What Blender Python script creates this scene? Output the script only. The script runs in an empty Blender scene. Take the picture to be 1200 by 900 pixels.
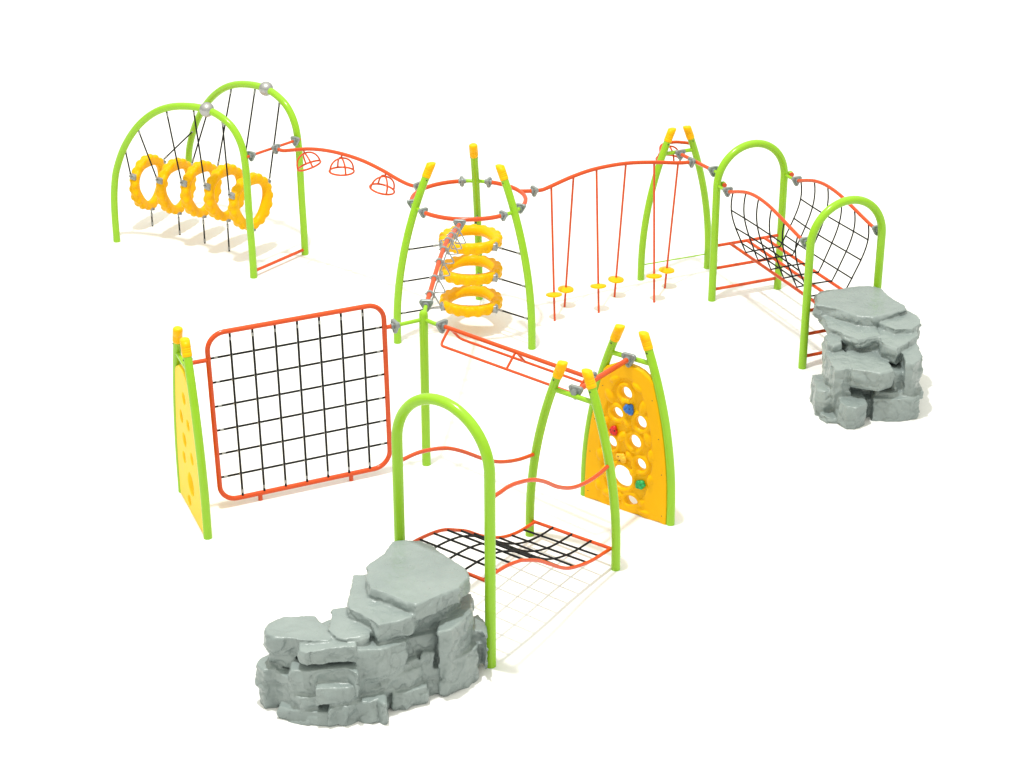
import bpy, bmesh, math, random
from mathutils import Vector, Matrix, Quaternion, noise as mnoise
random.seed(7)
scn = bpy.context.scene
COL = scn.collection
V = Vector
PI = math.pi

# ------------------------------------------------------------------ materials
def mat(name, col, rough=0.4, metal=0.0, var=0.05, vscale=6.0, bump=0.0, bscale=60.0, coat=0.0, spec=0.5):
    m = bpy.data.materials.new(name); m.use_nodes = True
    nt = m.node_tree; N = nt.nodes; L = nt.links
    b = N['Principled BSDF']
    tc = N.new('ShaderNodeTexCoord')
    nz = N.new('ShaderNodeTexNoise'); nz.inputs['Scale'].default_value = vscale; nz.inputs['Detail'].default_value = 5
    L.new(tc.outputs['Object'], nz.inputs['Vector'])
    rp = N.new('ShaderNodeValToRGB')
    rp.color_ramp.elements[0].position = 0.3; rp.color_ramp.elements[1].position = 0.7
    rp.color_ramp.elements[0].color = [c * (1 - var) for c in col] + [1]
    rp.color_ramp.elements[1].color = [min(1, c * (1 + var)) for c in col] + [1]
    L.new(nz.outputs['Fac'], rp.inputs['Fac']); L.new(rp.outputs['Color'], b.inputs['Base Color'])
    mr = N.new('ShaderNodeMapRange')
    mr.inputs['To Min'].default_value = rough * 0.85; mr.inputs['To Max'].default_value = min(1, rough * 1.15)
    L.new(nz.outputs['Fac'], mr.inputs['Value']); L.new(mr.outputs['Result'], b.inputs['Roughness'])
    b.inputs['Metallic'].default_value = metal
    b.inputs['Coat Weight'].default_value = coat; b.inputs['Coat Roughness'].default_value = 0.15
    b.inputs['Specular IOR Level'].default_value = spec
    if bump:
        n2 = N.new('ShaderNodeTexNoise'); n2.inputs['Scale'].default_value = bscale; n2.inputs['Detail'].default_value = 6
        L.new(tc.outputs['Object'], n2.inputs['Vector'])
        bp = N.new('ShaderNodeBump'); bp.inputs['Strength'].default_value = bump; bp.inputs['Distance'].default_value = 0.01
        L.new(n2.outputs['Fac'], bp.inputs['Height']); L.new(bp.outputs['Normal'], b.inputs['Normal'])
    return m

GREEN = mat('green_powder_coat', (0.262, 0.515, 0.016), 0.20, var=0.03, spec=0.38)
ORANGE = mat('orange_powder_coat', (0.60, 0.070, 0.010), 0.20, var=0.03, spec=0.34)
YELLOW = mat('yellow_moulded_plastic', (0.82, 0.425, 0.001), 0.34, var=0.04, vscale=3, bump=0.04, bscale=90, spec=0.12)
LITYEL = mat('yellow_moulded_plastic_painted_lit', (0.90, 0.60, 0.025), 0.45, var=0.03, vscale=3, bump=0.03, bscale=90, spec=0.1)  # panel yellow with the strong light on the left wall put into its colour
CAPYEL = mat('yellow_cap_plastic', (0.90, 0.46, 0.001), 0.36, var=0.03, spec=0.15)
GREY = mat('grey_cast_aluminium', (0.235, 0.265, 0.26), 0.40, metal=0.25, var=0.08, vscale=18, bump=0.05)
SILVER = mat('silver_ball_finish', (0.40, 0.40, 0.395), 0.36, metal=0.75, var=0.04)
STEEL = mat('galvanised_steel', (0.30, 0.31, 0.31), 0.38, metal=0.5, var=0.1, vscale=25)
BLACK = mat('black_braided_rope', (0.008, 0.008, 0.009), 0.75, var=0.3, vscale=120, bump=0.4, bscale=300, spec=0.25)
DARK = mat('dark_bolt_steel', (0.03, 0.03, 0.03), 0.45, metal=0.5)
BLUE = mat('blue_resin_hold', (0.015, 0.14, 0.52), 0.4, bump=0.1)
RED = mat('red_resin_hold', (0.62, 0.012, 0.012), 0.4, bump=0.1)
HOLDY = mat('yellow_resin_hold', (0.84, 0.47, 0.012), 0.45, bump=0.1)
HOLDG = mat('green_resin_hold', (0.005, 0.36, 0.09), 0.4, bump=0.1)

def rock_mat():
    m = bpy.data.materials.new('grey_green_cast_rock'); m.use_nodes = True
    nt = m.node_tree; N = nt.nodes; L = nt.links; b = N['Principled BSDF']
    tc = N.new('ShaderNodeTexCoord')
    n1 = N.new('ShaderNodeTexNoise'); n1.inputs['Scale'].default_value = 2.4; n1.inputs['Detail'].default_value = 9; n1.inputs['Roughness'].default_value = 0.62
    L.new(tc.outputs['Object'], n1.inputs['Vector'])
    rp = N.new('ShaderNodeValToRGB')
    rp.color_ramp.elements[0].position = 0.30; rp.color_ramp.elements[1].position = 0.72
    rp.color_ramp.elements[0].color = (0.205, 0.247, 0.243, 1); rp.color_ramp.elements[1].color = (0.268, 0.314, 0.306, 1)
    L.new(n1.outputs['Fac'], rp.inputs['Fac']); L.new(rp.outputs['Color'], b.inputs['Base Color'])
    n2 = N.new('ShaderNodeTexNoise'); n2.inputs['Scale'].default_value = 14; n2.inputs['Detail'].default_value = 10; n2.inputs['Roughness'].default_value = 0.6
    n3 = N.new('ShaderNodeTexNoise'); n3.inputs['Scale'].default_value = 3.2; n3.inputs['Detail'].default_value = 3
    L.new(tc.outputs['Object'], n2.inputs['Vector']); L.new(tc.outputs['Object'], n3.inputs['Vector'])
    ad = N.new('ShaderNodeMath'); ad.operation = 'MULTIPLY_ADD'; ad.inputs[1].default_value = 0.5
    L.new(n2.outputs['Fac'], ad.inputs[0]); L.new(n3.outputs['Fac'], ad.inputs[2])
    bp = N.new('ShaderNodeBump'); bp.inputs['Strength'].default_value = 0.42; bp.inputs['Distance'].default_value = 0.03
    L.new(ad.outputs[0], bp.inputs['Height']); L.new(bp.outputs['Normal'], b.inputs['Normal'])
    mr = N.new('ShaderNodeMapRange'); mr.inputs['To Min'].default_value = 0.20; mr.inputs['To Max'].default_value = 0.40
    L.new(n2.outputs['Fac'], mr.inputs['Value']); L.new(mr.outputs['Result'], b.inputs['Roughness'])
    return m
ROCK = rock_mat()

def ground_mat():
    m = bpy.data.materials.new('white_studio_floor'); m.use_nodes = True
    nt = m.node_tree; N = nt.nodes; L = nt.links; b = N['Principled BSDF']
    tc = N.new('ShaderNodeTexCoord'); nz = N.new('ShaderNodeTexNoise'); nz.inputs['Scale'].default_value = 1.5; nz.inputs['Detail'].default_value = 4
    L.new(tc.outputs['Object'], nz.inputs['Vector'])
    rp = N.new('ShaderNodeValToRGB')
    rp.color_ramp.elements[0].color = (0.80, 0.80, 0.80, 1); rp.color_ramp.elements[1].color = (0.82, 0.82, 0.82, 1)
    L.new(nz.outputs['Fac'], rp.inputs['Fac']); L.new(rp.outputs['Color'], b.inputs['Base Color'])
    b.inputs['Roughness'].default_value = 0.9; b.inputs['Specular IOR Level'].default_value = 0.1
    return m
GROUND = ground_mat()

# ------------------------------------------------------------------ mesh builder
def frames(pts, closed):
    n = len(pts); tans = []
    for i in range(n):
        a = pts[(i - 1) % n] if (closed or i > 0) else pts[i]
        b = pts[(i + 1) % n] if (closed or i < n - 1) else pts[i]
        tans.append((b - a).normalized())
    t0 = tans[0]; ref = V((0, 0, 1)) if abs(t0.z) < 0.9 else V((1, 0, 0))
    u = (ref - t0 * ref.dot(t0)).normalized(); us = [u]
    for i in range(1, n):
        q = tans[i - 1].rotation_difference(tans[i]); u = q @ u
        u = (u - tans[i] * u.dot(tans[i])).normalized(); us.append(u)
    if closed:
        q = tans[-1].rotation_difference(tans[0]); e = q @ us[-1]
        ang = math.atan2(e.cross(us[0]).dot(tans[0]), e.dot(us[0]))
        for i in range(n): us[i] = Quaternion(tans[i], ang * i / n) @ us[i]
    return tans, us

def smooth(pts, sub=8, closed=False):
    pts = [V(p) for p in pts]; n = len(pts); out = []
    def P(i):
        if closed: return pts[i % n]
        if i < 0: return pts[0] * 2 - pts[1]
        if i >= n: return pts[-1] * 2 - pts[-2]
        return pts[i]
    for i in range(n if closed else n - 1):
        a, b, c, d = P(i - 1), P(i), P(i + 1), P(i + 2)
        for k in range(sub):
            t = k / sub
            out.append(0.5 * ((2 * b) + (c - a) * t + (2 * a - 5 * b + 4 * c - d) * t * t + (3 * b - a - 3 * c + d) * t ** 3))
    if not closed: out.append(pts[-1])
    return out

class MB:
    def __init__(s): s.v = []; s.f = []; s.sm = []; s.mi = []
    def add(s, vs, fs, sm=True, mi=0):
        o = len(s.v); s.v += [V(x) for x in vs]
        for f in fs: s.f.append([o + i for i in f]); s.sm.append(sm); s.mi.append(mi)
    def tube(s, pts, r, closed=False, n=14, flat_end=False, mi=0, ends=True):
        pts = [V(p) for p in pts]; rs = r if isinstance(r, (list, tuple)) else [r] * len(pts)
        T, U = frames(pts, closed); vs = []; fs = []; m = len(pts)
        for p, t, u, q in zip(pts, T, U, rs):
            w = t.cross(u)
            for k in range(n):
                a = 2 * PI * k / n; vs.append(p + (u * math.cos(a) + w * math.sin(a)) * q)
        if flat_end:
            for i in (m - 2, m - 1):
                for k in range(n):
                    x = vs[i * n + k]; t = T[i]; vs[i * n + k] = x + t * ((pts[i].z - x.z) / t.z)
        for i in range(m if closed else m - 1):
            j = (i + 1) % m
            for k in range(n):
                l = (k + 1) % n; fs.append((i * n + k, i * n + l, j * n + l, j * n + k))
        s.add(vs, fs, True, mi)
        if not closed and ends:
            for i, sg in ((0, -1), (m - 1, 1)):
                ring = vs[i * n:(i + 1) * n]; c = sum(ring, V()) / n
                e = [c + (x - c) * 0.82 + T[i] * sg * rs[i] * 0.10 for x in ring]
                fr = [(k, (k + 1) % n, n + (k + 1) % n, n + k) for k in range(n)]
                cap = list(range(n, 2 * n))
                if sg < 0: fr = [f[::-1] for f in fr]; cap = cap[::-1]
                s.add(ring + e, fr, False, mi); s.f.append([len(s.v) - 2 * n + k for k in cap]); s.sm.append(False); s.mi.append(mi)
    def ell(s, c, ax, n=14, m=9, rot=None, mi=0):
        c = V(c); vs = [c + (rot @ V((0, 0, ax[2])) if rot else V((0, 0, ax[2])))]
        for i in range(1, m):
            ph = PI * i / m
            for k in range(n):
                a = 2 * PI * k / n; q = V((ax[0] * math.sin(ph) * math.cos(a), ax[1] * math.sin(ph) * math.sin(a), ax[2] * math.cos(ph)))
                vs.append(c + (rot @ q if rot else q))
        q = V((0, 0, -ax[2])); vs.append(c + (rot @ q if rot else q)); fs = []
        for k in range(n): fs.append((0, 1 + k, 1 + (k + 1) % n))
        for i in range(m - 2):
            for k in range(n):
                a = 1 + i * n; l = (k + 1) % n; fs.append((a + k, a + n + k, a + n + l, a + l))
        a = 1 + (m - 2) * n; e = len(vs) - 1
        for k in range(n): fs.append((a + k, e, a + (k + 1) % n))
        s.add(vs, fs, True, mi)
    def prism(s, outline, axis, depth, bev=0.006, mi=0):
        """flat plate: outline = list of 3D points (a convex-ish loop), thickened along axis, bevelled rims"""
        axis = V(axis).normalized(); o = [V(p) for p in outline]; n = len(o); c = sum(o, V()) / n
        rings = []
        for d, k in ((-depth / 2, 1), (-depth / 2 + bev, 0), (depth / 2 - bev, 0), (depth / 2, 1)):
            rings.append([p + axis * d - ((p - c).normalized() * bev if k else V()) for p in o])
        vs = sum(rings, []); fs = []
        for i in range(3):
            for k in range(n):
                l = (k + 1) % n; fs.append((i * n + k, i * n + l, (i + 1) * n + l, (i + 1) * n + k))
        fs.append(tuple(range(n))[::-1]); fs.append(tuple(range(3 * n, 4 * n)))
        s.add(vs, fs, False, mi)
    def clamp(s, p, axis, size=0.088, up=None, mi=0):
        """three-lobed cast pipe clamp: rounded triangle flange with a collar through it"""
        p = V(p); a = V(axis).normalized(); up = V(up) if up else V((0, 0, 1))
        u = (up - a * up.dot(a)); u = u.normalized() if u.length > 1e-3 else V((1, 0, 0)); w = a.cross(u); out = []
        for j in range(3):
            th0 = math.radians(-90 + 120 * j)
            cc = (w * math.cos(th0) + u * math.sin(th0)) * size * 0.66
            for k in range(5):
                th = th0 + math.radians(-60 + 30 * k)
                out.append(p + cc + (w * math.cos(th) + u * math.sin(th)) * size * 0.36)
        s.prism(out, a, 0.042, 0.008, mi)
        s.tube([p - a * 0.05, p + a * 0.05], 0.037, n=14, mi=mi)
        for j in range(3):
            th0 = math.radians(-90 + 120 * j); q = p + (w * math.cos(th0) + u * math.sin(th0)) * size * 0.66
            s.tube([q - a * 0.028, q + a * 0.028], 0.014, n=8, mi=mi)
    def mesh(s, name, loc, mats):
        me = bpy.data.meshes.new(name)
        me.from_pydata([tuple(x - loc) for x in s.v], [], s.f)
        for m in mats: me.materials.append(m)
        me.polygons.foreach_set('use_smooth', s.sm); me.polygons.foreach_set('material_index', s.mi)
        me.update(); return me

class Thing:
    """an Empty at the thing's base that parents its parts"""
    def __init__(s, name, label, cat, loc, group=None):
        s.loc = V(loc); s.o = bpy.data.objects.new(name, None); COL.objects.link(s.o)
        s.o.location = s.loc; s.o.empty_display_size = 0.2
        s.o['label'] = label; s.o['category'] = cat; s.o['kind'] = 'thing'
        if group: s.o['group'] = group
    def part(s, name, mb, mats, parent=None, label=None):
        me = mb if isinstance(mb, bpy.types.Mesh) else mb.mesh(name, s.loc, mats if isinstance(mats, (list, tuple)) else [mats])
        o = bpy.data.objects.new(name, me); COL.objects.link(o); o.parent = parent or s.o
        if label: o['label'] = label
        return o

def single(name, label, cat, mb, mats, loc, group=None):
    loc = V(loc); me = mb.mesh(name, loc, mats if isinstance(mats, (list, tuple)) else [mats])
    o = bpy.data.objects.new(name, me); COL.objects.link(o); o.location = loc
    o['label'] = label; o['category'] = cat; o['kind'] = 'thing'
    if group: o['group'] = group
    return o

def T1(pts, r, **k):
    m = MB(); m.tube(pts, r, **k); return m

def rope(a, b, r=0.0122, ferr=(True, True), n=8):
    """a rope run with a light swaged ferrule at each end (material 0 rope, 1 steel)"""
    a, b = V(a), V(b); d = (b - a).normalized(); m = MB(); m.tube([a, b], r, n=n)
    if ferr[0]: m.tube([a + d * 0.02, a + d * 0.075], r * 1.4, n=n, mi=1)
    if ferr[1]: m.tube([b - d * 0.075, b - d * 0.02], r * 1.4, n=n, mi=1)
    return m
def inset(z): return 0.1047 * max(0.0, z - 0.2) ** 2
# ------------------------------------------------------------------ setting
gm = MB(); gm.add([(-260, -120, 0), (260, -120, 0), (260, 420, 0), (-260, 420, 0)], [(0, 1, 2, 3)], False)
g = bpy.data.objects.new('ground', gm.mesh('ground', V(), [GROUND])); COL.objects.link(g)
g['kind'] = 'structure'; g['label'] = 'plain white studio floor running out of the picture'

# ------------------------------------------------------------------ shared builders
def bowed_post(th, base, inward, ztop, r=0.052, name='post'):
    base = V(base); inward = V(inward).normalized()
    P = lambda z: base + inward * inset(z) + V((0, 0, z))
    n = 22; zs = [-0.02 + (ztop - 0.03 + 0.02) * i / n for i in range(n + 1)]
    po = th.part(name, T1([P(z) for z in zs], r, n=18), GREEN)
    m = MB(); z0 = ztop - 0.185; zz = []; rr = []
    prof = [(0, .003), (.02, .006), (.22, .007), (.24, .003), (.26, .007), (.34, .007), (.36, .003), (.38, .007), (.46, .007), (.48, .003), (.50, .007), (.90, .007), (.985, .002), (1.0, -.006)]
    for f, d in prof: zz.append(z0 + (ztop - z0) * f); rr.append(r + d)
    m.tube([P(z) for z in zz], rr, n=18, flat_end=True)
    th.part('end_cap', m, CAPYEL, parent=po)
    q = P(z0 - 0.03); t = (P(z0) - P(z0 - .06)).normalized(); sd = t.cross(inward)
    for s in (-1, 1):
        b = MB(); b.ell(q + sd * s * r, (.011, .011, .011), 8, 6); th.part('cap_bolt', b, DARK, parent=po)
    return po, P

def a_frame(th, a, b, ztop=2.26, zbar=1.91, r=0.05):
    a, b = V((*a, 0)), V((*b, 0)); d = (b - a).normalized()
    _, PA = bowed_post(th, a, d, ztop, r); _, PB = bowed_post(th, b, -d, ztop, r)
    th.part('crossbar', T1([PA(zbar), PB(zbar)], 0.029), GREEN)
    return PA, PB, d

# ------------------------------------------------------------------ wide tyre-walk arches
LA = ((-6.11, 28.81), (-3.82, 27.32)); LB = ((-5.17, 30.15), (-3.15, 28.26))
prof_a = [(0, -.02), (0, .3), (.012, .60), (.045, .88), (.125, 1.19), (.33, 1.59), (.63, 1.955), (.98, 2.225), (1.34, 2.38), (1.72, 2.45), (2.0, 2.455), (2.25, 2.405), (2.49, 2.27), (2.645, 2.03), (2.70, 1.71), (2.71, 1.3), (2.715, .9), (2.73, .4), (2.73, -.02)]
def wide_arch(ab, label):
    a, b = V((*ab[0], 0)), V((*ab[1], 0)); d = (b - a).normalized(); k = (b - a).length / 2.73
    th = Thing('wide_arch', label, 'climbing arch', (a + b) / 2, 'wide arches over the tyre walk')
    S = smooth([a + d * s * k + V((0, 0, z)) for s, z in prof_a], 6)
    ball = a + d * 2.03 * k + V((0, 0, 2.455))
    i = min(range(len(S)), key=lambda q: (S[q] - ball).length)
    th.part('curved_leg', T1(S[:i + 1], 0.054, n=18), GREEN); th.part('curved_leg', T1(S[i:], 0.054, n=18), GREEN)
    m = MB(); m.ell(ball, (.108, .108, .108), 24, 14); bo = th.part('ball_joint', m, SILVER)
    m = MB(); m.ell(ball - V((0, 0, .106)), (.014, .014, .010), 8, 6); th.part('bolt', m, DARK, parent=bo)
    def at(s):
        s *= k; best = None
        for j in range(len(S) - 1):
            s0, s1 = (S[j] - a).dot(d), (S[j + 1] - a).dot(d)
            if S[j].z > 1.0 and min(s0, s1) <= s <= max(s0, s1):
                f = (s - s0) / (s1 - s0 + 1e-9); p = S[j].lerp(S[j + 1], f)
                if best is None or p.z > best.z: best = p
        return best
    return a, b, d, at
a1, b1, d1, atA = wide_arch(LA, 'wide lime green arch with silver ball, in front of the upright tyre rings')
a2, b2, d2, atB = wide_arch(LB, 'wide lime green arch with silver ball, behind the upright tyre rings')

single('ground_bar', 'short low orange bar joining the right feet of the two wide arches', 'bar',
       T1([b1 + V((0, 0, .095)), b2 + V((0, 0, .085))], 0.024), ORANGE, (b1 + b2) / 2)

# tyre rings -------------------------------------------------------
def tyre_mesh():
    m = MB(); n = 136; vs = []; fs = []
    # (radius, half width, lug weight, inner-triangle weight) round the moulded section
    half = [(.274, .0, 0, 1), (.280, .030, 0, 1), (.302, .056, 0, .8), (.330, .070, .1, .4), (.352, .066, .2, .2), (.378, .074, .5, 0), (.404, .070, .9, 0), (.424, .052, 1, 0), (.432, .022, 1, 0), (.426, .0, .6, 0)]
    SEC = half + [(r, -hh, wl, wi) for r, hh, wl, wi in half[-2:0:-1]]; k = len(SEC)
    for i in range(n):
        a = 2 * PI * i / n
        lug = max(-1, min(1, math.sin(17 * a) * 2.5)); lug2 = max(-1, min(1, math.sin(17 * a + PI) * 2.5)); tri = math.cos(3 * a)
        for (r0, h0, wl, wi) in SEC:
            l = lug if h0 >= 0 else lug2
            rad = r0 + .0085 * l * wl + .026 * tri * wi; h = h0 * (1 + .08 * l * wl)
            vs.append((rad * math.cos(a), rad * math.sin(a), h))
    for i in range(n):
        for j in range(k): fs.append((i * k + j, ((i + 1) % n) * k + j, ((i + 1) % n) * k + (j + 1) % k, i * k + (j + 1) % k))
    m.add(vs, fs); me = m.mesh('ring', V(), [YELLOW]); return me
TYRE = tyre_mesh()
def bracket_mesh():   # at origin, outward +X
    m = MB()
    m.prism([(0.002 * 0 + x, y, 0) for x, y in ((-.02, -.05), (.012, -.05), (.04, -.028), (.05, 0), (.04, .028), (.012, .05), (-.02, .05))], (0, 0, 1), .105, .012)
    m.tube([(.03, 0, -.062), (.03, 0, .062)], .016, n=8); m.tube([(.02, 0, 0), (.085, 0, 0)], .013, n=8)
    return m.mesh('bracket', V(), [STEEL])
BRK = bracket_mesh()
def tyre(label, group, c, X, Y, hooks, rope_to, ropes_name='rope'):
    """c centre, X/Y ring plane axes, hooks angles in that plane, rope_to end points"""
    c = V(c); X = V(X).normalized(); Y = V(Y).normalized(); Z = X.cross(Y)
    th = Thing('tyre_ring', label, 'tyre ring', c, group)
    R = Matrix((X, Y, Z)).transposed().to_4x4()
    o = th.part('ring', TYRE, None); o.matrix_local = R @ Matrix.Rotation(hooks[0], 4, 'Z')
    for a, e in zip(hooks, rope_to):
        u = X * math.cos(a) + Y * math.sin(a); p = c + u * 0.418
        br = th.part('bracket', BRK, None)
        br.matrix_local = Matrix.Translation(p - c) @ R @ Matrix.Rotation(a, 4, 'Z')
        th.part(ropes_name, rope(p + u * 0.075, e), [BLACK, STEEL])
tc = [(-5.67, 29.48, .735), (-5.18, 29.09, .805), (-4.74, 28.73, .885), (-4.32, 28.39, .95), (-3.90, 28.05, .925)]
sA = [.34, .64, 1.24, 1.77, 2.31]; sB = [.273, .692, 1.217, 1.776, 2.322]
names5 = ['first upright yellow tyre ring of the row, by the left feet of the wide arches',
          'second upright yellow tyre ring from the left, hung between the wide arches',
          'middle upright yellow tyre ring of the five hung between the wide arches',
          'fourth upright yellow tyre ring from the left, just before the rightmost one',
          'rightmost upright yellow tyre ring, seen partly behind the green arch leg']
for i, (c, sa, sb) in enumerate(zip(tc, sA, sB)):
    X = V(((.45, .49, .52, .56, .60)[i], (.893, .872, .854, .828, .80)[i], 0)); gp = V((c[0], c[1], 0))
    ea = atA(sa) - V((0, 0, .05)); eb = atB(sb) - V((0, 0, .05))
    tyre(names5[i], 'upright tyre rings between the wide arches', c, X, (0, 0, 1), [-PI / 2, math.radians(152), math.radians(30)], [gp, ea, eb])

# ------------------------------------------------------------------ overhead rail with basket grips
Tc = V((-.586, 25.41, 0)); RING_R = 0.77; RING_Z = 1.9
bm_ = (b1 + b2) / 2; dO = (Tc - bm_).normalized()
rail1 = [(0.03, 1.853), (.12, 1.845), (.22, 1.852), (.45, 1.913), (.74, 1.987), (1.087, 2.036), (1.458, 2.051), (1.821, 2.032), (2.177, 1.972), (2.411, 1.915), (2.585, 1.882), (2.703, 1.872), (2.80, 1.88), (2.985, 1.90)]
O1 = [bm_ + dO * s + V((0, 0, z)) for s, z in rail1]
th = Thing('overhead_rail', 'curved orange overhead rail with basket grips, from wide arches to tripod tower', 'overhead rail', bm_)
th.part('rail_tube', T1(smooth(O1, 5), 0.027), ORANGE)
ua = V((b1.x, b1.y, 1.865)); ub = V((b2.x, b2.y, 1.83))
th.part('end_crossbar', T1([ua, ub], 0.021), ORANGE)
uu = (ub - ua).normalized()
for p, ax in ((ua + uu * .10, uu), (ub - uu * .10, uu), (bm_ + dO * .05 + V((0, 0, 1.85)), dO), (bm_ + dO * 2.83 + V((0, 0, 1.884)), dO)):
    m = MB(); m.clamp(p, ax); th.part('clamp', m, GREY)

def basket(label, hook, tilt_axis, tilt, R=0.175, H=0.24, stem=0.055):
    hook = V(hook); th = Thing('basket_grip', label, 'basket grip', hook, 'orange basket grips under the overhead rails')
    q = Quaternion(V(tilt_axis).normalized(), tilt); L = lambda x, y, z: hook + q @ V((x, y, z))
    th.part('stem', T1([hook + V((0, 0, .02)), L(0, 0, -stem)], 0.013, n=10), ORANGE)
    n = 40; th.part('hoop', T1([L(R * math.cos(2 * PI * k / n), R * math.sin(2 * PI * k / n), -H) for k in range(n)], 0.0145, closed=True, n=10), ORANGE)
    for a0 in (0.4, 0.4 + PI / 2):
        pts = []
        for k in range(25):
            t = PI * k / 24; rr = math.cos(t); zz = -H + (H - stem + .01) * math.sin(t) ** 0.85
            pts.append(L(R * rr * math.cos(a0), R * rr * math.sin(a0), zz))
        th.part('rib', T1(pts, 0.0130, n=10), ORANGE)
O1s = smooth(O1, 5)
def on(S, org, d, s):
    return min(S, key=lambda p: abs((p - org).dot(d) - s))
for s, lab, tl in ((.60, 'small orange basket grip nearest the wide arches, overlapping the green leg', -.33), (1.394, 'middle small orange basket grip under the left overhead rail', .03), (2.222, 'small orange basket grip nearest the tripod tower, under the left rail', .25)):
    p = on(O1s, bm_, dO, s) - V((0, 0, .02))
    basket(lab, p, (.12, 1, 0), tl)

# ------------------------------------------------------------------ tripod tower
th = Thing('tripod_tower', 'tripod of three bowed green posts with yellow caps around an orange hoop', 'tripod tower', Tc)
tri = []
for a in (-154.2, -38.3, 84.0):
    u = V((math.cos(math.radians(a)), math.sin(math.radians(a)), 0)); tri.append(u)
    _, P = bowed_post(th, Tc + u * 1.09, -u, 2.50, 0.053)
ringp = lambda a, z=RING_Z: Tc + V((RING_R * math.cos(a), RING_R * math.sin(a), z))
angs = [math.radians(x) for x in (-154.5, -38.3, 84.0)]; gap = math.radians(14)
for i in range(3):
    a0 = angs[i] + gap; a1_ = angs[(i + 1) % 3] + (2 * PI if i == 2 else 0) - gap
    if i == 2: a1_ = angs[0] + 2 * PI - gap
    th.part('hoop_section', T1([ringp(a0 + (a1_ - a0) * k / 30) for k in range(31)], 0.030), ORANGE)
    th.part('hoop_stub', T1([ringp(angs[i] - gap + 2 * gap * k / 8) for k in range(9)], 0.026), GREEN)
    for s in (-1, 1):
        a = angs[i] + s * gap; m = MB(); m.clamp(ringp(a), V((-math.sin(a), math.cos(a), 0)), 0.082); th.part('clamp', m, GREY)

lab3 = ['lowest flat yellow tyre ring inside the tripod tower, just above its shadow',
        'middle flat yellow tyre ring of the stack inside the tripod tower',
        'topmost flat yellow tyre ring, right under the orange hoop']
for i, z in enumerate((.40, .86, 1.31)):
    c = V((-.566, 25.45, z)); hk = []; en = []
    for a, u in zip((-154.2, -38.3, 84.0), tri):
        e = Tc + u * (1.09 - inset(z + .02) - .05) + V((0, 0, z + .02)); en.append(e); hk.append(math.radians(a))
    tyre(lab3[i], 'flat tyre rings stacked inside the tripod tower', c, (1, 0, 0), (0, 1, 0), hk, en)

# ------------------------------------------------------------------ hub post, triangle-grip rail
Pp = V((-1.03, 21.30, 0))
th = Thing('hub_post', 'single straight green post with rounded top where three rails meet', 'post', Pp)
th.part('post', T1([Pp + V((0, 0, z)) for z in (-.02, .5, 1.0, 1.5, 1.96, 1.99, 2.005)], [.053, .053, .053, .053, .053, .046, .03], n=18), GREEN)
dM = (Tc - Pp).normalized()
B1a, B1b = V((.20, 19.57, 0)), V((1.13, 18.81, 0)); C1a, C1b = V((.85, 20.54, 0)), V((1.80, 19.82, 0))
B1m, C1m = (B1a + B1b) / 2, (C1a + C1b) / 2
C2c = V((-3.64, 20.06, 0)); c2d = V((.48, -1.18, 0)).normalized(); C2a, C2b = C2c - c2d * .6, C2c + c2d * .6
dN = (Pp - C2c).normalized()
lkE = B1m + .34 * (C1m - B1m) + V((0, 0, 1.95)); dB = (V((lkE.x, lkE.y, 0)) - Pp).normalized()
th.part('stub', T1([Pp + V((0, 0, 1.93)), Pp + dM * .2 + V((0, 0, 1.985))], .024), GREEN)
th.part('stub', T1([Pp + V((0, 0, 1.90)), Pp - dN * .37 + V((0, 0, 1.885))], .024), GREEN)
th.part('stub', T1([Pp + V((0, 0, 1.90)), Pp + dB * .30 + V((0, 0, 1.895))], .024), GREEN)

mono = [(.2, 1.985), (.55, 2.02), (1.0, 2.075), (1.5, 2.12), (2.0, 2.105), (2.55, 2.01), (3.0, 1.925), (3.25, 1.89), (3.37, 1.895)]
M1 = smooth([Pp + dM * s + V((0, 0, z)) for s, z in mono], 8)
th = Thing('grip_rail', 'bowed orange rail with steel triangle grips, from hub post up to tripod hoop', 'overhead rail', Pp + dM * 1.7)
th.part('rail_tube', T1(M1, .029), ORANGE)
for s, z in ((.235, 1.988), (3.20, 1.895)):
    m = MB(); m.clamp(Pp + dM * s + V((0, 0, z)), dM, .092); th.part('clamp', m, GREY)
wM = V((dM.y, -dM.x, 0))
for i, s in enumerate((.52, .90, 1.28, 1.66, 2.04, 2.42, 2.80)):
    p = on(M1, Pp, dM, s)
    m = MB(); m.tube([p - dM * .018, p + dM * .018], .043, n=12); m.tube([p - wM * .058, p + wM * .058], .012, n=8)
    m.tube([p + wM * .055 + V((0, 0, .02)), p + wM * .055 - V((0, 0, .05))], .014, n=8)
    co = th.part('collar', m, STEEL)
    q = p + wM * .055 - V((0, 0, .03))
    loop = [q + wM * x + V((0, 0, z)) + dM * y for x, z, y in ((-.008, 0, 0), (.008, 0, 0), (.068, -.125, .01), (.058, -.152, .01), (-.042, -.152, -.01), (-.05, -.125, -.01))]
    th.part('triangle_grip', T1(smooth(loop, 4, True), .0085, closed=True, n=8), STEEL, parent=co)

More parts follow.
